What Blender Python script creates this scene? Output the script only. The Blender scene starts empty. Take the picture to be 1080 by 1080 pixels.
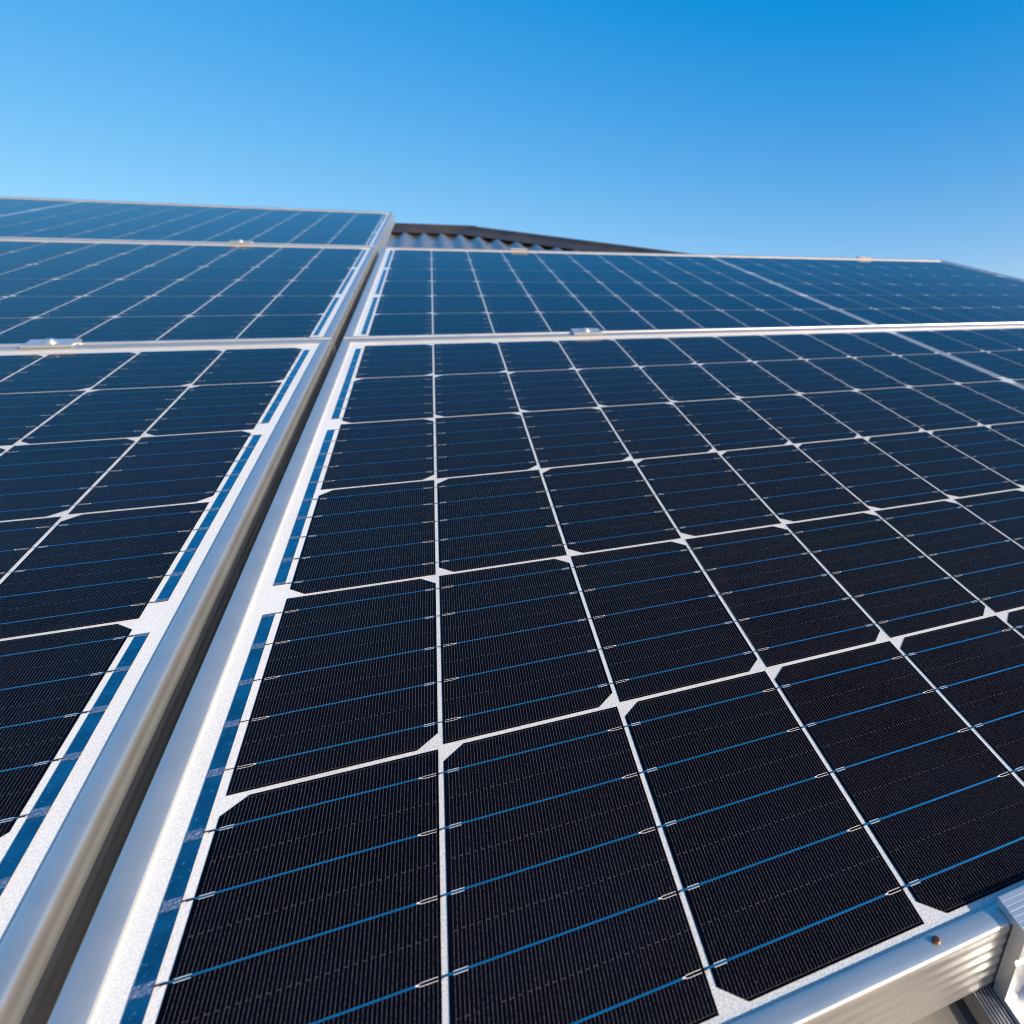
import bpy, bmesh, math, random
from mathutils import Matrix, Vector
random.seed(7)
sc = bpy.context.scene
COL = sc.collection

# ---------------------------------------------------------------- roof frame
# "roof coordinates": u along the ridge, v up the slope, n normal to the slope
SLOPE = math.radians(20.0)
T = Matrix.Translation((0, 0, 3.2)) @ Matrix.Rotation(SLOPE, 4, 'X')

# ---------------------------------------------------------------- camera
cam = bpy.data.cameras.new('camera')
co = bpy.data.objects.new('camera', cam)
COL.objects.link(co)
right = Vector((0.90393325, -0.42155147, 0.07210439))
down = Vector((-0.12831531, -0.42815508, -0.89454928))
fwd = Vector((0.40797042, 0.79936074, -0.44111512))
CP = Vector((0.113533, -0.122458, 0.25206))
m = Matrix.Identity(4)
for r in range(3):
    m[r][0] = right[r]; m[r][1] = -down[r]; m[r][2] = -fwd[r]; m[r][3] = CP[r]
co.matrix_world = T @ m
FPX = 734.28 / 1080.0
cam.sensor_fit = 'HORIZONTAL'
cam.sensor_width = 24.0
cam.lens = FPX * 24.0
cam.shift_x = -(840.0 - 540.0) / 1080.0
cam.clip_start = 0.005
cam.clip_end = 5000
cam.dof.use_dof = True
cam.dof.focus_distance = 0.37
cam.dof.aperture_fstop = 9.5
sc.camera = co

# ---------------------------------------------------------------- light
S = (T.to_3x3() @ Vector((1.0, -1.0, 0.85))).normalized()      # towards the sun
SUN_EL = math.asin(S.z)
SUN_ROT = math.atan2(S.x, S.y)
w = bpy.data.worlds.new('World')
sc.world = w
w.use_nodes = True
wt = w.node_tree
sky = wt.nodes.new('ShaderNodeTexSky')
sky.sky_type = 'NISHITA'
sky.sun_disc = False
sky.sun_elevation = SUN_EL
sky.sun_rotation = SUN_ROT
sky.altitude = 400
sky.air_density = 1.0
sky.dust_density = 0.6
sky.ozone_density = 2.5
hsv = wt.nodes.new('ShaderNodeHueSaturation')
hsv.inputs['Saturation'].default_value = 1.25
wt.links.new(sky.outputs[0], hsv.inputs['Color'])
# the deep polarised blue of the photograph: one response curve per channel of the sky light
EXPO = 0.35
SKY_K = 0.12
KK = SKY_K * 2 ** EXPO
spl = wt.nodes.new('ShaderNodeSeparateColor')
wt.links.new(hsv.outputs[0], spl.inputs[0])
cmb = wt.nodes.new('ShaderNodeCombineColor')
def wm(op, a, b, clamp=False):
    n_ = wt.nodes.new('ShaderNodeMath'); n_.operation = op
    for i_, x_ in enumerate((a, b)):
        if isinstance(x_, float):
            n_.inputs[i_].default_value = x_
        else:
            wt.links.new(x_, n_.inputs[i_])
    return n_.outputs[0]
ch = [wm('MULTIPLY', spl.outputs[i], 0.153) for i in range(3)]
rr = wm('MULTIPLY', wm('MAXIMUM', wm('SUBTRACT', ch[0], 0.050), 0.003), 2.35 / KK)
gg = wm('MULTIPLY', wm('POWER', ch[1], 0.88), 1.27 / KK)
bb = wm('MULTIPLY', wm('MINIMUM', wm('MULTIPLY', wm('POWER', ch[2], 0.42), 1.06), wm('MULTIPLY', ch[2], 1.86)), 1 / KK)
for i_, x_ in enumerate((rr, gg, bb)):
    wt.links.new(x_, cmb.inputs[i_])
wt.links.new(cmb.outputs[0], wt.nodes['Background'].inputs[0])
wt.nodes['Background'].inputs[1].default_value = SKY_K
sl = bpy.data.lights.new('sun', 'SUN')
sl.energy = 4.6
sl.angle = math.radians(0.5)
sl.color = (1.0, 0.925, 0.76)
so = bpy.data.objects.new('sun', sl)
COL.objects.link(so)
so.rotation_euler = S.to_track_quat('Z', 'Y').to_euler()
so.location = (6, -6, 9)
sc.view_settings.view_transform = 'Standard'
sc.view_settings.look = 'None'
sc.view_settings.gamma = 1.0
sc.view_settings.exposure = EXPO
sc.view_settings.use_curve_mapping = False
sc.cycles.use_denoising = True
sc.cycles.denoiser = 'OPENIMAGEDENOISE'
sc.cycles.denoising_input_passes = 'RGB_ALBEDO_NORMAL'
sc.cycles.max_bounces = 8
sc.cycles.filter_width = 1.05

# ---------------------------------------------------------------- materials
def new_mat(name):
    mt = bpy.data.materials.new(name)
    mt.use_nodes = True
    nt = mt.node_tree
    return mt, nt, nt.nodes['Principled BSDF']

def N(nt, t, **kw):
    n = nt.nodes.new(t)
    for k, v in kw.items():
        setattr(n, k, v)
    return n

def math_node(nt, op, a, b=None, c=None):
    n = N(nt, 'ShaderNodeMath', operation=op)
    for i, x in enumerate((a, b, c)):
        if x is None:
            continue
        if isinstance(x, (int, float)):
            n.inputs[i].default_value = x
        else:
            nt.links.new(x, n.inputs[i])
    return n.outputs[0]

def mix_col(nt, fac, a, b):
    n = N(nt, 'ShaderNodeMix', data_type='RGBA')
    for sock, x in ((n.inputs[0], fac), (n.inputs[6], a), (n.inputs[7], b)):
        if isinstance(x, (int, float, tuple)):
            sock.default_value = x
        else:
            nt.links.new(x, sock)
    return n.outputs[2]

def noise(nt, scale, detail=2.0, vec=None, rough=0.5):
    n = N(nt, 'ShaderNodeTexNoise')
    n.inputs['Scale'].default_value = scale
    n.inputs['Detail'].default_value = detail
    n.inputs['Roughness'].default_value = rough
    if vec is not None:
        nt.links.new(vec, n.inputs['Vector'])
    return n.outputs['Fac']

def ramp(nt, fac, lo, hi):
    n = N(nt, 'ShaderNodeMapRange')
    nt.links.new(fac, n.inputs[0])
    n.inputs[1].default_value = lo
    n.inputs[2].default_value = hi
    return n.outputs[0]

def objco(nt):
    return N(nt, 'ShaderNodeTexCoord').outputs['Object']

def bump(nt, p, h, strength, dist, sock='Normal'):
    b = N(nt, 'ShaderNodeBump')
    b.inputs['Strength'].default_value = strength
    b.inputs['Distance'].default_value = dist
    nt.links.new(h, b.inputs['Height'])
    nt.links.new(b.outputs[0], p.inputs[sock])

def glassy(nt, p, rough=0.035, ior=1.15):
    p.inputs['Coat Weight'].default_value = 1.0
    p.inputs['Coat Roughness'].default_value = rough
    p.inputs['Coat IOR'].default_value = ior
    p.inputs['Specular IOR Level'].default_value = 0.0

def rgb(r, g, b):
    return (r, g, b, 1.0)

# silicon with printed silver fingers (pattern drawn from the cell's own UVs, in metres)
HU, HV = 0.03995, 0.07850          # half cell: half sizes
PITCH = 0.00135
M_CELL, nt, p = new_mat('silicon')
uv = N(nt, 'ShaderNodeUVMap').outputs[0]
sep = N(nt, 'ShaderNodeSeparateXYZ')
nt.links.new(uv, sep.inputs[0])
U, V = sep.outputs[0], sep.outputs[1]
fr = math_node(nt, 'FRACT', math_node(nt, 'DIVIDE', math_node(nt, 'ADD', U, 1.0), PITCH))
fd = math_node(nt, 'ABSOLUTE', math_node(nt, 'SUBTRACT', fr, 0.5))
FW = 0.040
finger = math_node(nt, 'LESS_THAN', fd, FW)
inV = math_node(nt, 'LESS_THAN', math_node(nt, 'ABSOLUTE', V), HV - 0.0011)
inU = math_node(nt, 'LESS_THAN', math_node(nt, 'ABSOLUTE', U), HU - 0.0006)
beadv = N(nt, 'ShaderNodeMapping')
nt.links.new(uv, beadv.inputs[0])
beadv.inputs['Scale'].default_value = (1 / PITCH, 900, 1)
bead = ramp(nt, noise(nt, 1.0, 1.0, beadv.outputs[0]), 0.3, 0.62)
finger = math_node(nt, 'MULTIPLY', math_node(nt, 'MULTIPLY', finger, inV), inU)
finger = math_node(nt, 'MULTIPLY', finger, math_node(nt, 'MULTIPLY_ADD', bead, 0.75, 0.25))
# dashed link lines half way between the busbars
BB = 2 * HV / 5.0
rv = math_node(nt, 'FRACT', math_node(nt, 'DIVIDE', math_node(nt, 'ADD', V, 10 * BB + 0.5 * BB), BB))
dv = math_node(nt, 'ABSOLUTE', math_node(nt, 'SUBTRACT', rv, 0.5))   # 0 half way between wires when the row has an odd count
dash = math_node(nt, 'LESS_THAN', math_node(nt, 'SUBTRACT', 0.5, dv), 0.0022)
alt = math_node(nt, 'LESS_THAN', math_node(nt, 'FRACT', math_node(nt, 'DIVIDE', math_node(nt, 'ADD', U, 1.0 - PITCH * .5), 2 * PITCH)), 0.5)
dash = math_node(nt, 'MULTIPLY', math_node(nt, 'MULTIPLY', dash, alt), math_node(nt, 'MULTIPLY', inU, inV))
# border line printed along the long cell edges
eb = math_node(nt, 'LESS_THAN', math_node(nt, 'ABSOLUTE', math_node(nt, 'SUBTRACT', math_node(nt, 'ABSOLUTE', V), HV - 0.0012)), 0.00007)
eb = math_node(nt, 'MULTIPLY', eb, math_node(nt, 'MULTIPLY', inU, 0.55))
mask = math_node(nt, 'MAXIMUM', math_node(nt, 'MAXIMUM', finger, math_node(nt, 'MULTIPLY', math_node(nt, 'MULTIPLY', dash, bead), 2.0)), eb)
oi = N(nt, 'ShaderNodeObjectInfo')
tone = mix_col(nt, oi.outputs['Random'], rgb(0.0012, 0.0014, 0.0038), rgb(0.0022, 0.0022, 0.0055))
cloud = ramp(nt, noise(nt, 14.0, 3.0, uv), 0.45, 0.75)
tone = mix_col(nt, math_node(nt, 'MULTIPLY', cloud, 0.5), tone, rgb(0.0015, 0.003, 0.010))
vd = N(nt, 'ShaderNodeTexVoronoi')
vd.inputs['Scale'].default_value = 150.0
nt.links.new(uv, vd.inputs['Vector'])
rndc = N(nt, 'ShaderNodeSeparateColor')
nt.links.new(vd.outputs['Color'], rndc.inputs[0])
dust = math_node(nt, 'MULTIPLY', math_node(nt, 'LESS_THAN', vd.outputs['Distance'], 0.032), math_node(nt, 'GREATER_THAN', rndc.outputs[0], 0.86))
tone = mix_col(nt, math_node(nt, 'MULTIPLY', dust, 0.5), tone, rgb(0.22, 0.20, 0.18))
colr = mix_col(nt, mask, tone, rgb(0.150, 0.137, 0.124))
nt.links.new(colr, p.inputs['Base Color'])
p.inputs['Roughness'].default_value = 0.5
glassy(nt, p)

# white backsheet seen through the glass
M_BACK, nt, p = new_mat('backsheet')
oc = objco(nt)
gr = noise(nt, 1500.0, 2.0, oc)
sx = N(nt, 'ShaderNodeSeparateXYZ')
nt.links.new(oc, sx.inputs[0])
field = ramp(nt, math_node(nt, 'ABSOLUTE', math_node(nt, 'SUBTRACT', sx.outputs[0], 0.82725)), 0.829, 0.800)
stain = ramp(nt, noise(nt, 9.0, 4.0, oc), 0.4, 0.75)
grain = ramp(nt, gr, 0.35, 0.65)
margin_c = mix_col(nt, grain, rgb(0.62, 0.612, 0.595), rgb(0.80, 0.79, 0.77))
field_c = mix_col(nt, grain, rgb(0.46, 0.455, 0.445), rgb(0.66, 0.655, 0.64))     # darker white across the cell area than at the side margins
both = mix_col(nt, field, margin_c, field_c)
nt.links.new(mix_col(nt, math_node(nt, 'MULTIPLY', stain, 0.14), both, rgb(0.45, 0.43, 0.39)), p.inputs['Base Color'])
bump(nt, p, noise(nt, 1100.0, 1.0, oc), 0.5, 0.0003)
p.inputs['Roughness'].default_value = 0.6
glassy(nt, p)

# tinned copper: wires and ribbons
M_WIRE, nt, p = new_mat('tinned_copper')
oc = objco(nt)
p.inputs['Base Color'].default_value = rgb(0.74, 0.72, 0.70)
p.inputs['Metallic'].default_value = 1.0
p.inputs['Roughness'].default_value = 0.13
M_RIB, nt, p = new_mat('ribbon_copper')
oc = objco(nt)
mot = noise(nt, 90.0, 3.0, oc)
sc1 = ramp(nt, noise(nt, 420.0, 4.0, oc, 0.65), 0.60, 0.72)
nt.links.new(mix_col(nt, sc1, mix_col(nt, ramp(nt, mot, .35, .65), rgb(0.34, 0.36, 0.37), rgb(0.50, 0.51, 0.52)), rgb(0.80, 0.80, 0.82)), p.inputs['Base Color'])
nt.links.new(math_node(nt, 'MULTIPLY_ADD', sc1, 0.3, 0.16), p.inputs['Roughness'])
p.inputs['Metallic'].default_value = 1.0
bump(nt, p, noise(nt, 300.0, 3.0, oc), 0.2, 0.0006)
# solder joints: crinkled tin
M_SOLD, nt, p = new_mat('solder')
oc = objco(nt)
vo = N(nt, 'ShaderNodeTexVoronoi')
vo.inputs['Scale'].default_value = 900.0
nt.links.new(oc, vo.inputs['Vector'])
bl = ramp(nt, noise(nt, 800.0, 4.0, oc, 0.7), 0.50, 0.66)
nt.links.new(mix_col(nt, bl, rgb(0.22, 0.28, 0.38), rgb(0.66, 0.67, 0.70)), p.inputs['Base Color'])
p.inputs['Metallic'].default_value = 0.75
p.inputs['Roughness'].default_value = 0.33
bump(nt, p, vo.outputs['Distance'], 0.9, 0.0008)
# printed silver pads beside the wire ends
M_PAD, nt, p = new_mat('silver_paste')
p.inputs['Base Color'].default_value = rgb(0.80, 0.73, 0.67)
p.inputs['Roughness'].default_value = 0.55
# wire tilting into the gap: its lost sky reflection painted as dark colour
M_DARK, nt, p = new_mat('dark_wire')
p.inputs['Base Color'].default_value = rgb(0.035, 0.04, 0.06)
p.inputs['Metallic'].default_value = 0.3
p.inputs['Roughness'].default_value = 0.4

def alu(name, base, rough, metal, scale=(40, 40, 40), amt=0.06):
    mt, nt, p = new_mat(name)
    oc = objco(nt)
    mp = N(nt, 'ShaderNodeMapping')
    nt.links.new(oc, mp.inputs[0])
    mp.inputs['Scale'].default_value = scale
    f = noise(nt, 1.0, 4.0, mp.outputs[0], 0.6)
    b2 = tuple(min(1, x * (1 + amt)) for x in base)
    b1 = tuple(x * (1 - amt * 1.6) for x in base)
    spot = ramp(nt, noise(nt, 260.0, 2.0, oc), 0.70, 0.78)
    cc = mix_col(nt, f, rgb(*b1), rgb(*b2))
    cc = mix_col(nt, math_node(nt, 'MULTIPLY', spot, 0.35), cc, rgb(0.82, 0.82, 0.82))
    nt.links.new(cc, p.inputs['Base Color'])
    nt.links.new(math_node(nt, 'MULTIPLY_ADD', f, 0.16, rough - 0.08), p.inputs['Roughness'])
    p.inputs['Metallic'].default_value = metal
    return mt
M_FRAME = alu('anodised_frame', (0.65, 0.645, 0.62), 0.38, 0.77)
M_CLAMP = alu('clamp_aluminium', (0.68, 0.68, 0.67), 0.36, 0.75, (25, 700, 700), 0.10)
M_RAIL = alu('rail_aluminium', (0.26, 0.27, 0.29), 0.42, 0.85, (60, 8, 60))
M_BOLT = alu('bolt_steel', (0.80, 0.79, 0.77), 0.30, 0.9)

def paint(name, base, rough, coat=0.0, dirt=(0.10, 0.085, 0.07), dscale=3.0, damt=0.4):
    mt, nt, p = new_mat(name)
    oc = objco(nt)
    f = ramp(nt, noise(nt, dscale, 6.0, oc, 0.65), 0.42, 0.75)
    nt.links.new(mix_col(nt, math_node(nt, 'MULTIPLY', f, damt), rgb(*base), rgb(*dirt)), p.inputs['Base Color'])
    nt.links.new(math_node(nt, 'MULTIPLY_ADD', f, 0.25, rough), p.inputs['Roughness'])
    p.inputs['Coat Weight'].default_value = coat
    p.inputs['Coat Roughness'].default_value = 0.15
    return mt
M_ROOF = paint('roof_paint', (0.13, 0.13, 0.13), 0.30, 0.6, (0.20, 0.16, 0.12), 5.0, 0.45)
M_CAP = paint('cap_paint', (0.030, 0.026, 0.026), 0.5, 0.0, (0.075, 0.06, 0.052), 9.0, 0.5)
M_CAP_SHADE = paint('shade_black', (0.008, 0.008, 0.008), 0.95, damt=0.0)  # flat black for the shade strips added under the cappings
M_WALL = paint('rendered_wall', (0.55, 0.50, 0.43), 0.85)
M_GLASSW = paint('window_glass', (0.02, 0.025, 0.03), 0.05, 1.0, damt=0.05)
M_TRIM = paint('white_trim', (0.75, 0.74, 0.72), 0.5)

M_GROUND, nt, p = new_mat('ground_grass')
oc = objco(nt)
g1 = noise(nt, 0.35, 8.0, oc, 0.7)
nt.links.new(mix_col(nt, ramp(nt, g1, 0.35, 0.65), rgb(0.06, 0.075, 0.03), rgb(0.19, 0.16, 0.10)), p.inputs['Base Color'])
p.inputs['Roughness'].default_value = 0.95
M_CONC = paint('concrete', (0.36, 0.34, 0.31), 0.85)

M_AMBER, nt, p = new_mat('amber_resin')
oc = objco(nt)
sp = N(nt, 'ShaderNodeTexGradient', gradient_type='SPHERICAL')
mp = N(nt, 'ShaderNodeMapping'); mp.inputs['Scale'].default_value = (520, 520, 520)
nt.links.new(oc, mp.inputs[0]); nt.links.new(mp.outputs[0], sp.inputs[0])
nt.links.new(mix_col(nt, ramp(nt, sp.outputs['Fac'], 0.0, 0.35), rgb(0.30, 0.12, 0.02), rgb(0.05, 0.018, 0.006)), p.inputs['Base Color'])
p.inputs['Roughness'].default_value = 0.25
p.inputs['Coat Weight'].default_value = 0.6

# ---------------------------------------------------------------- helpers
def link(o, parent=None):
    COL.objects.link(o)
    if parent is not None:
        o.parent = parent
    return o

def mesh_obj(name, verts, faces, mats, parent=None, fmat=None, smooth=False, uvs=None):
    me = bpy.data.meshes.new(name)
    me.from_pydata([tuple(v) for v in verts], [], faces)
    for mt in (mats if isinstance(mats, (list, tuple)) else [mats]):
        me.materials.append(mt)
    if fmat:
        for poly, i in zip(me.polygons, fmat):
            poly.material_index = i
    if uvs:
        l = me.uv_layers.new(name='UVMap')
        for lp in me.loops:
            l.data[lp.index].uv = uvs[lp.vertex_index]
    if smooth:
        for poly in me.polygons:
            poly.use_smooth = True
    me.update()
    return link(bpy.data.objects.new(name, me), parent)

def thing(name, label, cat, u=0, v=0, n=0, group=None, world=None):
    o = bpy.data.objects.new(name, None)
    o.empty_display_size = 0.05
    COL.objects.link(o)
    o.matrix_world = world if world is not None else T @ Matrix.Translation((u, v, n))
    o['label'] = label
    o['category'] = cat
    if group:
        o['group'] = group
    return o

def bm_obj(name, bm, mats, parent=None, smooth=False, sharp=35):
    bmesh.ops.recalc_face_normals(bm, faces=bm.faces)
    me = bpy.data.meshes.new(name)
    bm.to_mesh(me)
    bm.free()
    for mt in (mats if isinstance(mats, (list, tuple)) else [mats]):
        me.materials.append(mt)
    if smooth:
        for poly in me.polygons:
            poly.use_smooth = True
        me.set_sharp_from_angle(angle=math.radians(sharp))
    return link(bpy.data.objects.new(name, me), parent)

def add_box(bm, x0, x1, y0, y1, z0, z1, bevel=0.0):
    r = bmesh.ops.create_cube(bm, size=1.0)
    vs = r['verts']
    for v in vs:
        v.co = Vector((x0 + (v.co.x + .5) * (x1 - x0), y0 + (v.co.y + .5) * (y1 - y0), z0 + (v.co.z + .5) * (z1 - z0)))
    if bevel:
        es = list({e for v in vs for e in v.link_edges})
        bmesh.ops.bevel(bm, geom=es, offset=bevel, segments=2, affect='EDGES')
    return vs

def add_cyl(bm, x, y, z0, z1, r, seg=20, bevel=0.0):
    res = bmesh.ops.create_cone(bm, cap_ends=True, segments=seg, radius1=r, radius2=r, depth=z1 - z0,
                                matrix=Matrix.Translation((x, y, (z0 + z1) / 2)))
    if bevel:
        top = [e for v in res['verts'] for e in v.link_edges if all(abs(q.co.z - z1) < 1e-6 for q in e.verts)]
        bmesh.ops.bevel(bm, geom=list(set(top)), offset=bevel, segments=3, affect='EDGES')

def extrude_profile(bm, prof, axis, a, b, closed=True):
    """prof: list of (p, q) in the two axes other than `axis`; a, b numbers or functions of the profile point"""
    fa = a if callable(a) else (lambda p, q: a)
    fb = b if callable(b) else (lambda p, q: b)
    def mk(t, p, q):
        return Vector((t, p, q)) if axis == 0 else Vector((p, t, q))
    va = [bm.verts.new(mk(fa(p, q), p, q)) for p, q in prof]
    vb = [bm.verts.new(mk(fb(p, q), p, q)) for p, q in prof]
    n = len(prof)
    for i in range(n if closed else n - 1):
        j = (i + 1) % n
        bm.faces.new((va[i], va[j], vb[j], vb[i]))
    if closed:
        try:
            bm.faces.new(list(reversed(va))); bm.faces.new(vb)
        except ValueError:
            pass

# ---------------------------------------------------------------- the ground
def sheet(name, x0, x1, y0, y1, z, mt):
    o = mesh_obj(name, [(x0, y0, z), (x1, y0, z), (x1, y1, z), (x0, y1, z)], [(0, 1, 2, 3)], mt)
    o['kind'] = 'structure'
    return o
sheet('ground', -1500, 1500, -1500, 1500, 0.0, M_GROUND)
sheet('path', -12, 7.5, -2.9, -1.2, 0.006, M_CONC)

# ---------------------------------------------------------------- the house under the panels
RN = -0.145                # mean plane of the corrugated roof, below the glass
VR, VE = 3.82, -0.62       # ridge and eave (roof coordinates)
UR = 0.2335                # ridge end, where the hip starts
UL = -9.0
HIP = math.cos(SLOPE)      # du per dv along the hip
house = thing('house', 'low house with a dark corrugated steel hip roof that carries the solar panels', 'house', world=Matrix.Translation((0, 0, 0)))

def P(u, v, n):
    return T @ Vector((u, v, n))
# corrugated front slope, one column of faces per tenth of a wave
WAVE, AMP, PH = 0.0755, 0.009, 0.034
vs, fs = [], []
step = WAVE / 12.0
nu = int((UR + (VR - VE) * HIP - UL) / step)
for i in range(nu + 1):
    u = UL + i * step
    top = VR if u <= UR else VR - (u - UR) / HIP
    top = max(top, VE + 0.001)
    n = RN + AMP * math.cos(2 * math.pi * (u - PH) / WAVE)
    vs += [P(u, VE, n), P(u, top, n), P(u, VE + 0.001, n - 0.0008), P(u, top, n - 0.0008)]
    if i:
        a, b = 4 * (i - 1), 4 * i
        fs += [(a, b, b + 1, a + 1), (a + 2, a + 3, b + 3, b + 2), (a, a + 2, b + 2, b)]
mesh_obj('roof_sheet', vs, fs, M_ROOF, house, smooth=True)
# the two other slopes seen from elsewhere, waved the same way
A0, B0 = P(UL, VR, RN), P(UR, VR, RN)
eF, eB = P(UL, VE, RN), P(UR + (VR - VE) * HIP, VE, RN)
depth = A0.y - eF.y
backL = Vector((UL, A0.y + depth, eF.z)); backR = Vector((eB.x, A0.y + depth, eF.z))
vs, fs = [], []
bn = Vector((0, math.sin(SLOPE), math.cos(SLOPE)))
for i in range(nu + 1):
    u = UL + i * step
    f = 0.0 if u <= UR else min(1.0, (u - UR) / (eB.x - UR))
    top = Vector((u, A0.y + f * depth, A0.z + f * (eF.z - A0.z)))
    off = bn * AMP * math.cos(2 * math.pi * (u - PH) / WAVE)
    vs += [top + off, Vector((u, backL.y, backL.z)) + off]
    if i:
        a, b = 2 * (i - 1), 2 * i
        fs.append((a, a + 1, b + 1, b))
mesh_obj('roof_sheet', vs, fs, M_ROOF, house, smooth=True)
vs, fs = [], []
hn = Vector((math.sin(SLOPE), 0, math.cos(SLOPE)))
nv = int(2 * depth / step)
for i in range(nv + 1):
    y = eF.y + i * step
    f = 1 - abs(y - A0.y) / depth
    f = max(f, 0.0)
    off = hn * AMP * math.cos(2 * math.pi * y / WAVE)
    vs += [Vector((eB.x, y, eF.z)) + off, Vector((eB.x + (UR - eB.x) * f, y, eF.z + (A0.z - eF.z) * f)) + off]
    if i:
        a, b = 2 * (i - 1), 2 * i
        fs.append((a, b, b + 1, a + 1))
mesh_obj('roof_sheet', vs, fs, M_ROOF, house, smooth=True)

# folded cappings: cross-section (across, up) swept along the ridge and the hips
def capping(name, a, b, nl, nr, half=0.125, rise=0.015):
    """a, b: ends (world); nl, nr: downhill unit directions of the two leaves"""
    d = (b - a).normalized()
    upv = Vector((0, 0, 1))
    prof = [(1, half, 0.0), (1, 0.035, rise * .8), (1, 0.022, rise + 0.008), (1, 0.008, rise + 0.014),
            (-1, 0.008, rise + 0.014), (-1, 0.022, rise + 0.008), (-1, 0.035, rise * .8), (-1, half, 0.0)]
    bm = bmesh.new()
    va, vb = [], []
    for side, s, h in prof:
        dr = nl if side == 1 else nr
        o = dr * s + upv * (h + 0.011)
        va.append(bm.verts.new(a + o)); vb.append(bm.verts.new(b + o))
    for i in range(len(prof) - 1):
        bm.faces.new((va[i], va[i + 1], vb[i + 1], vb[i]))
    bmesh.ops.recalc_face_normals(bm, faces=bm.faces)
    bmesh.ops.solidify(bm, geom=bm.faces[:], thickness=0.0012)
    cap_o = bm_obj(name, bm, M_CAP, house, smooth=True, sharp=25)
    # added black strip standing in for the shade under the capping's edge
    bm = bmesh.new()
    for dr in (nl, nr):
        q = []
        for e in (a + d * .02, b - d * .02):
            for so, h in ((half - .014, .0085), (half - .034, .0085), (half - .034, -.016), (half - .014, -.016)):
                q.append(bm.verts.new(e + dr * so + upv * h))
        for i in range(4):
            j = (i + 1) % 4
            bm.faces.new((q[i], q[j], q[4 + j], q[4 + i]))
        bm.faces.new(q[:4]); bm.faces.new(q[4:])
    bm_obj('shade_strip', bm, M_CAP_SHADE, cap_o)
    return cap_o
dF = Vector((0, -math.cos(SLOPE), -math.sin(SLOPE)))
dB = Vector((0, math.cos(SLOPE), -math.sin(SLOPE)))
dH = Vector((math.cos(SLOPE), 0, -math.sin(SLOPE)))
def perp_leaf(a, b, nface):
    d = (b - a).normalized()
    l = d.cross(nface).normalized()
    return l if l.z < 0 or True else l
fn = Vector((0, -math.sin(SLOPE), math.cos(SLOPE)))
capping('ridge_cap', A0, B0 + Vector((0.03, 0, 0)), dF, dB)
hipdir = (eB - B0).normalized()
lf = hipdir.cross(fn).normalized(); lf = lf if lf.y < 0 else -lf
lh = hipdir.cross(hn).normalized(); lh = lh if lh.y > 0 else -lh
capping('hip_cap', B0 + hipdir * -0.01, eB, lf, lh)
hip2 = (backR - B0).normalized()
lb = hip2.cross(bn).normalized(); lb = lb if lb.y > 0 else -lb
lh2 = hip2.cross(hn).normalized(); lh2 = lh2 if lh2.y < 0 else -lh2
capping('hip_cap', B0, backR, lh2, lb)
# gutter, fascia, walls
gz = eF.z
bm = bmesh.new()
prof = [(eF.y + 0.02, gz - 0.02), (eF.y + 0.02, gz - 0.10), (eF.y - 0.10, gz - 0.10), (eF.y - 0.10, gz - 0.008), (eF.y - 0.115, gz - 0.008),
        (eF.y - 0.115, gz - 0.112), (eF.y + 0.022, gz - 0.112), (eF.y + 0.022, gz - 0.02)]
extrude_profile(bm, prof, 0, UL, eB.x + 0.1)
bm_obj('gutter', bm, M_CAP, house)
bm = bmesh.new()
add_box(bm, UL + 0.5, eB.x - 0.5, eF.y + 0.5, backL.y - 0.5, 0.0, gz - 0.05)
bm_obj('wall', bm, M_WALL, house)
bm = bmesh.new()
add_box(bm, UL, eB.x, eF.y + 0.024, backL.y - 0.02, gz - 0.048, gz - 0.03)
bm_obj('soffit', bm, M_TRIM, house)
for x in (-6.0, -2.6, 1.6):
    bm = bmesh.new()
    add_box(bm, x, x + 1.5, eF.y + 0.46, eF.y + 0.497, 0.95, 2.0)
    f = bm_obj('window', bm, M_TRIM, house)
    bm = bmesh.new()
    add_box(bm, x + .06, x + 1.44, eF.y + 0.45, eF.y + 0.458, 1.01, 1.94)
    bm_obj('pane', bm, M_GLASSW, f)

# ---------------------------------------------------------------- the solar panels
PU, PV, MID, PITCH_V = 0.0821, 0.1595, 0.0125, 1.0085
LIPW, FH = 0.0103, 0.035
U0, U1 = -0.027, 20 * PU + MID + 0.027            # outer frame edges across
V0, V1 = -0.0135, 6 * PV + 0.0265                 # outer frame edges up the slope
BBV = [(-2 + k) * BB for k in range(5)]

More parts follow.
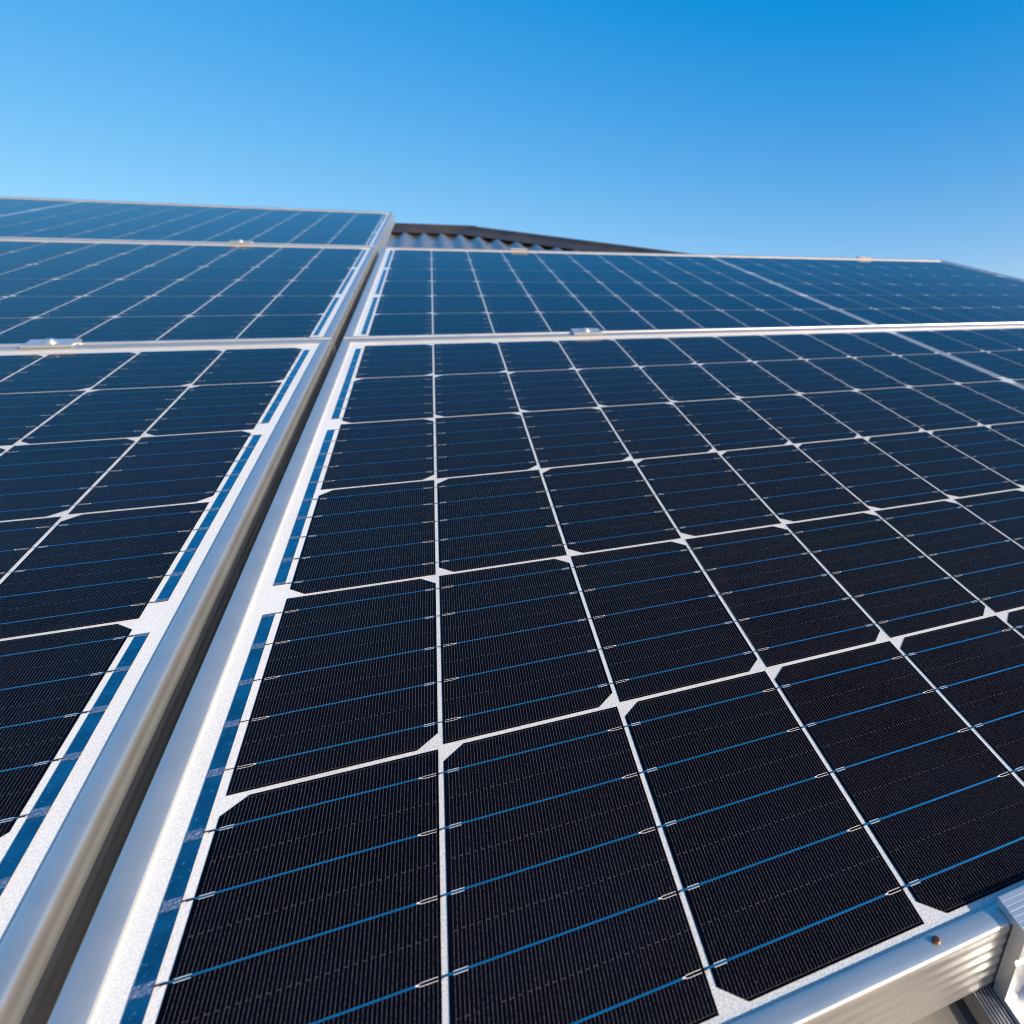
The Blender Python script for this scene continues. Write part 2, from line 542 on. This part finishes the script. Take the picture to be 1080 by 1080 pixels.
def cell_mesh():
    vs, fs, fm, uv_ = [], [], [], []
    def poly(pts, z, mi):
        b = len(vs)
        for x, y in pts:
            vs.append((x, y, z)); uv_.append((x, y))
        fs.append(tuple(range(b, b + len(pts)))); fm.append(mi)
    c = 0.0086
    poly([(-HU + c, -HV), (HU, -HV), (HU, HV), (-HU + c, HV), (-HU, HV - c), (-HU, -HV + c)], 0.0, 0)
    z = 0.00012
    hw = 0.00043
    for y in BBV:
        # wire: starts past the left edge (dives in the gap), ends 8.5 mm short of the right edge
        xl, xr = -HU - 0.0016, HU - 0.0070
        b = len(vs)
        for (x, zz) in ((xl - 0.0005, -0.0002), (xl, z * .6), (-HU - .0002, z), (xr, z)):
            for yy, dz in ((y - hw, -0.0001), (y - hw * .55, 0.0001), (y + hw * .55, 0.0001), (y + hw, -0.0001)):
                vs.append((x, yy, zz + 0.00008 + dz * .3)); uv_.append((x, yy))
        for r in range(3):
            for q in range(3):
                i = b + r * 4 + q
                fs.append((i, i + 4, i + 5, i + 1)); fm.append(1 if r else 3)
        # printed pads: two rails beside the covered end, an open fork at the bare end
        pw = 0.00011
        for s in (-1, 1):
            yo = y + s * 0.00066
            poly([(-HU + .0014, yo - pw), (-HU + .0060, yo - pw), (-HU + .0060, yo + pw), (-HU + .0014, yo + pw)], z, 2)
            poly([(HU - .0058, yo - pw), (HU - .0010, yo - pw), (HU - .0010, yo + pw), (HU - .0058, yo + pw)], z, 2)
            a0, a1 = (HU - .0058, yo), (HU - .0076, y + s * .00012)
            poly([(a1[0], a1[1] - pw), (a0[0], a0[1] - pw), (a0[0], a0[1] + pw), (a1[0], a1[1] + pw)], z, 2)
        poly([(HU - .0078, y - .0003), (HU - .0068, y - .0003), (HU - .0068, y + .0003), (HU - .0078, y + .0003)], z + .0002, 2)
    me = bpy.data.meshes.new('solar_cell')
    me.from_pydata(vs, [], fs)
    for mt in (M_CELL, M_WIRE, M_PAD, M_DARK):
        me.materials.append(mt)
    for poly_, i in zip(me.polygons, fm):
        poly_.material_index = i
    l = me.uv_layers.new(name='UVMap')
    for lp in me.loops:
        l.data[lp.index].uv = uv_[lp.vertex_index]
    me.update()
    # every face looks up
    bm = bmesh.new(); bm.from_mesh(me)
    for f in bm.faces:
        if f.normal.z < 0:
            f.normal_flip()
    bm.to_mesh(me); bm.free()
    return me
CELL = cell_mesh()

def frame_profile():
    p = [(LIPW, -0.0004), (LIPW - .0001, 0.0009), (LIPW - .0005, 0.0014), (LIPW - .0018, 0.0020), (LIPW - .0036, 0.0025), (LIPW - .006, 0.0028), (0.0017, 0.0029),
         (0.0009, 0.0027), (0.0004, 0.0022), (0.0001, 0.0014), (0.0, 0.0004)]
    top, bot = -0.0008, -0.0325
    n = 40
    for i in range(n + 1):
        t = i / n
        z = top + (bot - top) * t
        ph = 2 * math.pi * 5 * t
        d = 0.00045 * (0.5 - 0.5 * math.cos(ph)) ** 0.8
        p.append((d, z))
    p += [(0.0003, -0.0342), (0.0010, -FH), (0.025, -FH), (0.025, -FH + .0015), (0.0022, -FH + .0015), (0.0022, -0.0065), (LIPW, -0.0065)]
    return p
FPROF = frame_profile()

def frame_rail(parent, side):
    bm = bmesh.new()
    g = 0.00012
    va, vb = [], []
    for d, z in FPROF:
        dd = max(d, 0) + g
        if side == 'b':
            a, b = (U0 + dd, V0 + d, z), (U1 - dd, V0 + d, z)
        elif side == 't':
            a, b = (U0 + dd, V1 - d, z), (U1 - dd, V1 - d, z)
        elif side == 'l':
            a, b = (U0 + d, V0 + dd, z), (U0 + d, V1 - dd, z)
        else:
            a, b = (U1 - d, V0 + dd, z), (U1 - d, V1 - dd, z)
        va.append(bm.verts.new(a)); vb.append(bm.verts.new(b))
    n = len(FPROF)
    for i in range(n):
        j = (i + 1) % n
        bm.faces.new((va[i], va[j], vb[j], vb[i]))
    bm.faces.new(va); bm.faces.new(list(reversed(vb)))
    return bm_obj('frame_rail', bm, M_FRAME, parent, smooth=True, sharp=32)

def ribbon(parent, x0, x1, v0, v1, tabs, cell_x):
    """tinned ribbon with a crinkled solder joint and a thin tab at every wire"""
    vs, fs, fm = [], [], []
    def quad(a, b, c, d, z, mi):
        k = len(vs)
        vs.extend([(a, c, z), (b, c, z), (b, d, z), (a, d, z)]); fs.append((k, k + 1, k + 2, k + 3)); fm.append(mi)
    quad(x0, x1, v0, v1, 0.0, 0)
    rnd = random.Random(int(abs(x0 * 1e4) + v0 * 977))
    for t in tabs:
        h = 0.0021 + rnd.random() * 0.0006
        a, b = max(v0, t - h), min(v1, t + h)
        quad(x0 + .0001, x1 - .0001, a, b, 0.00012, 1)
        if cell_x is not None:
            e0, e1 = (x1 - .0004, cell_x) if cell_x > x1 else (cell_x, x0 + .0004)
            quad(e0, e1, t - .00035, t + .00035, 0.00020, 2)
    return mesh_obj('bus_ribbon', [(x, y, z - .0002) for x, y, z in vs], fs, [M_RIB, M_SOLD, M_DARK], parent, fm)

Minv = (T @ m).inverted()
def seen(pt):
    q = Minv @ (T @ pt)
    if q.z > -0.02:
        return None
    x = 840 + 734.28 * q.x / -q.z
    y = 540 - 734.28 * q.y / -q.z
    return (-q.z) if -45 < x < 1125 and -45 < y < 1125 else None

def col_x(i):
    return (i + .5) * PU + (MID if i >= 10 else 0.0)

def panel(label, u, v, n=0.0, roll=0.0):
    root = thing('solar_panel', label, 'solar panel', group='framed solar panels mounted on the roof')
    root.matrix_world = T @ Matrix.Translation((u, v, n)) @ Matrix.Rotation(roll, 4, 'Y')
    for s in 'btlr':
        frame_rail(root, s)
    a0, a1, b0, b1 = U0 + 0.004, U1 - 0.004, V0 + 0.004, V1 - 0.004
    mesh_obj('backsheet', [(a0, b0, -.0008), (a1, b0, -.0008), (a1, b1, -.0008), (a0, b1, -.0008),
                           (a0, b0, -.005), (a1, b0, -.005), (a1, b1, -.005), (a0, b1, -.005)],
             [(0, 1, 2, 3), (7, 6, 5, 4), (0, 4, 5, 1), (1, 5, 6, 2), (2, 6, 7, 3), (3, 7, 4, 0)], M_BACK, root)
    bm = bmesh.new()
    add_box(bm, 10 * PU - .05, 10 * PU + .06, V1 - .16, V1 - .08, -.022, -.0052, .003)
    bm_obj('junction_box', bm, M_DARK, root)
    spots = []
    for i in range(20):
        for j in range(6):
            c = Vector((col_x(i) + u, (j + .5) * PV + v, n))
            best = None
            for du in (-.04, 0, .04):
                for dv in (-.08, 0, .08):
                    s = seen(c + Vector((du, dv, 0)))
                    if s is not None:
                        best = s if best is None else min(best, s)
            spots.append((best if best is not None else 1e6 + i * 10 + j, i, j))
    spots.sort()
    parts = [s for s in spots if s[0] < 1e5][:100]
    rest = [s for s in spots if s not in parts]
    def mat_of(i, j):
        rot = Matrix.Rotation(math.pi, 4, 'Z') if j % 2 else Matrix.Identity(4)
        return Matrix.Translation((col_x(i), (j + .5) * PV, -.0005)) @ rot
    for _, i, j in parts:
        o = bpy.data.objects.new('solar_cell', CELL)
        COL.objects.link(o)
        o.parent = root
        o.matrix_local = mat_of(i, j)
    if rest:
        bm = bmesh.new()
        for _, i, j in rest:
            k0 = len(bm.verts)
            bm.from_mesh(CELL)
            bm.verts.ensure_lookup_table()
            mm = mat_of(i, j)
            for vtx in bm.verts[k0:]:
                vtx.co = mm @ vtx.co
        me = bpy.data.meshes.new('cell_field')
        bm.to_mesh(me); bm.free()
        for mt in (M_CELL, M_WIRE, M_PAD, M_DARK):
            me.materials.append(mt)
        o = link(bpy.data.objects.new('cell_field', me), root)
        o['kind'] = 'stuff'
    # ribbons: three at each end, three pairs down the middle
    end_x = 20 * PU + MID
    for k in range(3):
        v0 = (2 * k + .5) * PV + BBV[0]
        v1 = (2 * k + 1.5) * PV + BBV[4]
        tabs = [(2 * k + r + .5) * PV + y for r in (0, 1) for y in BBV]
        ribbon(root, -.0082, -.0023, v0 - .0006, v1 + .0006, tabs, 0.0013)
        ribbon(root, end_x + .0023, end_x + .0082, v0 - .0006, v1 + .0006, tabs, end_x - .0013)
        mc = 10 * PU + MID / 2
        ribbon(root, mc - .0040, mc - .0020, v0 - .0006, v1 + .0006, [], None)
        ribbon(root, mc + .0020, mc + .0040, v0 - .0006, v1 + .0006, [], None)
    return root

LU = -0.0673 - 20 * PU - MID            # so that the left column's last gap line lands at u = -0.0673
panel('nearest solar panel right of the gap, large black cells, amber spot on its frame', 0, 0)
panel('far solar panel right of the gap, its upper edge in front of the corrugated roof', 0, PITCH_V)
panel('nearest solar panel left of the long gap, cut off by the left picture edge', LU, 0)
panel('middle one of the three solar panels stacked left of the gap', LU, PITCH_V)
panel('topmost solar panel left of the gap, bright blue, its edge against the sky', LU, 2 * PITCH_V)

# ---------------------------------------------------------------- mounting rails and clamps
RAILW = 0.029
def rail(label, u, v0, v1):
    root = thing('mounting_rail', label, 'mounting rail', u, v0, -FH, 'aluminium rails under the panels')
    bm = bmesh.new()
    top = -0.0004
    prof = []
    n = 42
    x0, x1 = -RAILW, RAILW
    for i in range(n):
        a = x0 + (x1 - x0) * i / n
        d = (x1 - x0) / n
        prof += [(a, top - .0007), (a + d * .25, top), (a + d * .7, top), (a + d * .85, top - .0007)]
    prof += [(x1, top - .0007), (x1, top - .010), (x1 - .006, top - .011), (x1 - .006, top - .017), (x1, top - .018), (x1, top - .0215),
             (x0 - .0018, top - .0215), (x0 - .0018, top - .0195), (x0, top - .018), (x0 + .006, top - .017), (x0 + .006, top - .011), (x0, top - .010)]
    extrude_profile(bm, prof, 1, 0.0, v1 - v0)
    bm_obj('rail_profile', bm, M_RAIL, root)
    v = 0.25
    while v < v1 - v0:
        bm = bmesh.new()
        add_box(bm, x1 + .001, x1 + .006, v - .02, v + .02, -.106, -.012, .001)
        add_box(bm, x1 + .0062, x1 + .05, v - .02, v + .02, -.1055, -.1005, .001)
        add_cyl(bm, x1 + .03, v, -.1004, -.092, .008, 6)
        bm_obj('roof_foot', bm, M_RAIL, root)
        v += 0.9
    return root
RU = (0.294, 1.367)
rail('ribbed aluminium rail end poking out below the nearest panel under the end clamp', RU[0], -0.075, 2.03)
rail('aluminium rail hidden under the far half of the right hand panels', RU[1], -0.075, 2.03)
rail('aluminium rail under the three left panels, beneath their row of clamps', -0.320, -0.075, 3.04)
rail('aluminium rail under the left panels beyond the left picture edge', -1.43, -0.075, 3.04)

def mid_clamp(label, u, v, hl=0.0205):
    root = thing('mid_clamp', label, 'panel clamp', u, v, 0.0030, 'clamps holding the panels down')
    bm = bmesh.new()
    hw = 0.0155
    prof = [(-hw, 0.0), (-hw, 0.0026), (-hw + .0006, 0.0032), (-.009, 0.0032), (-.0078, 0.0026), (.0078, 0.0026), (.009, 0.0032), (hw - .0006, 0.0032), (hw, 0.0026), (hw, 0.0),
            (.0058, 0.0), (.0058, -.020), (.0035, -.020), (.0035, 0.0), (-.0035, 0.0), (-.0035, -.020), (-.0058, -.020), (-.0058, 0.0)]
    extrude_profile(bm, prof, 0, -hl, hl)
    bm_obj('clamp_plate', bm, M_CLAMP, root)
    bm = bmesh.new()
    add_cyl(bm, 0, 0, .0027, .0036, .0075, 24)
    add_cyl(bm, 0, 0, .0036, .0066, .0058, 20, .0014)
    add_cyl(bm, 0, 0, -.036, .0026, .003, 12)
    bm_obj('bolt', bm, M_BOLT, root, smooth=True)
    return root

def end_clamp(label, u, v, up=False, hl=0.0205):
    """v: outer frame edge; lip reaches over the frame, body stands in front of it on the rail"""
    root = thing('end_clamp', label, 'panel clamp', u, v, 0.0, 'clamps holding the panels down')
    if up:
        root.matrix_world = root.matrix_world @ Matrix.Rotation(math.pi, 4, 'Z')
    bm = bmesh.new()
    # (v, n) section: serrated lip top, front wall with a shallow groove, foot
    prof = [(.0092, .0031), (.0092, .0068)]
    k = 7
    for i in range(k):
        a = .0085 - i * .0022
        prof += [(a, .0069), (a - .0016, .0069), (a - .0019, .00682)]
    prof += [(-.0066, .0068), (-.0072, .0060), (-.0072, -.0080), (-.0060, -.0092), (-.0060, -.0108), (-.0072, -.0120), (-.0072, -.0335), (-.0245, -.0335), (-.0245, -.0356), (-.0010, -.0356), (-.0006, -.0300), (-.0006, .0031)]
    extrude_profile(bm, prof, 0, -hl, hl)
    bm_obj('clamp_body', bm, M_CLAMP, root)
    bm = bmesh.new()
    add_cyl(bm, 0, -.0155, -.0333, -.0315, .0080, 24)
    add_cyl(bm, 0, -.0155, -.0315, -.0255, .0062, 6)
    add_cyl(bm, 0, -.0155, -.0255, -.0215, .0036, 16)
    bm_obj('bolt', bm, M_BOLT, root, smooth=True)
    return root
SEAM = (V1 + PITCH_V + V0) / 2
end_clamp('chunky silver end clamp on the lower frame at the right bottom picture corner', 0.2945, V0)
mid_clamp('silver clamp with round bolt across the seam of the two right panels', RU[0], SEAM)
mid_clamp('silver clamp with round bolt across the lower seam of the left panels', -0.320, SEAM, 0.0225)
mid_clamp('small blurred clamp across the upper seam of the left panels', -0.316, SEAM + PITCH_V, 0.0215)
end_clamp('small clamp on the top frame in front of the corrugated roof', 0.2935, V1 + PITCH_V, True)
end_clamp('small white clamp on the top frame of the far right panel against the sky', RU[1], V1 + PITCH_V, True, 0.024)

# ---------------------------------------------------------------- amber spot on the lower frame
bm = bmesh.new()
bmesh.ops.create_icosphere(bm, subdivisions=3, radius=0.0017)
for vtx in bm.verts:
    x, y, z = vtx.co
    vtx.co = Vector((x * (1.12 if x > 0 else .95), y * (1.0 if y > 0 else 1.2), max(z, -.0002) * .55))
spot = bm_obj('resin_spot', bm, M_AMBER, None, smooth=True)
spot.matrix_world = T @ Matrix.Translation((0.2436, -0.0072, 0.0028)) @ Matrix.Rotation(.5, 4, 'Z')
spot['label'] = 'tiny amber brown droplet stuck on the silver lower frame of the nearest panel'
spot['category'] = 'droplet'
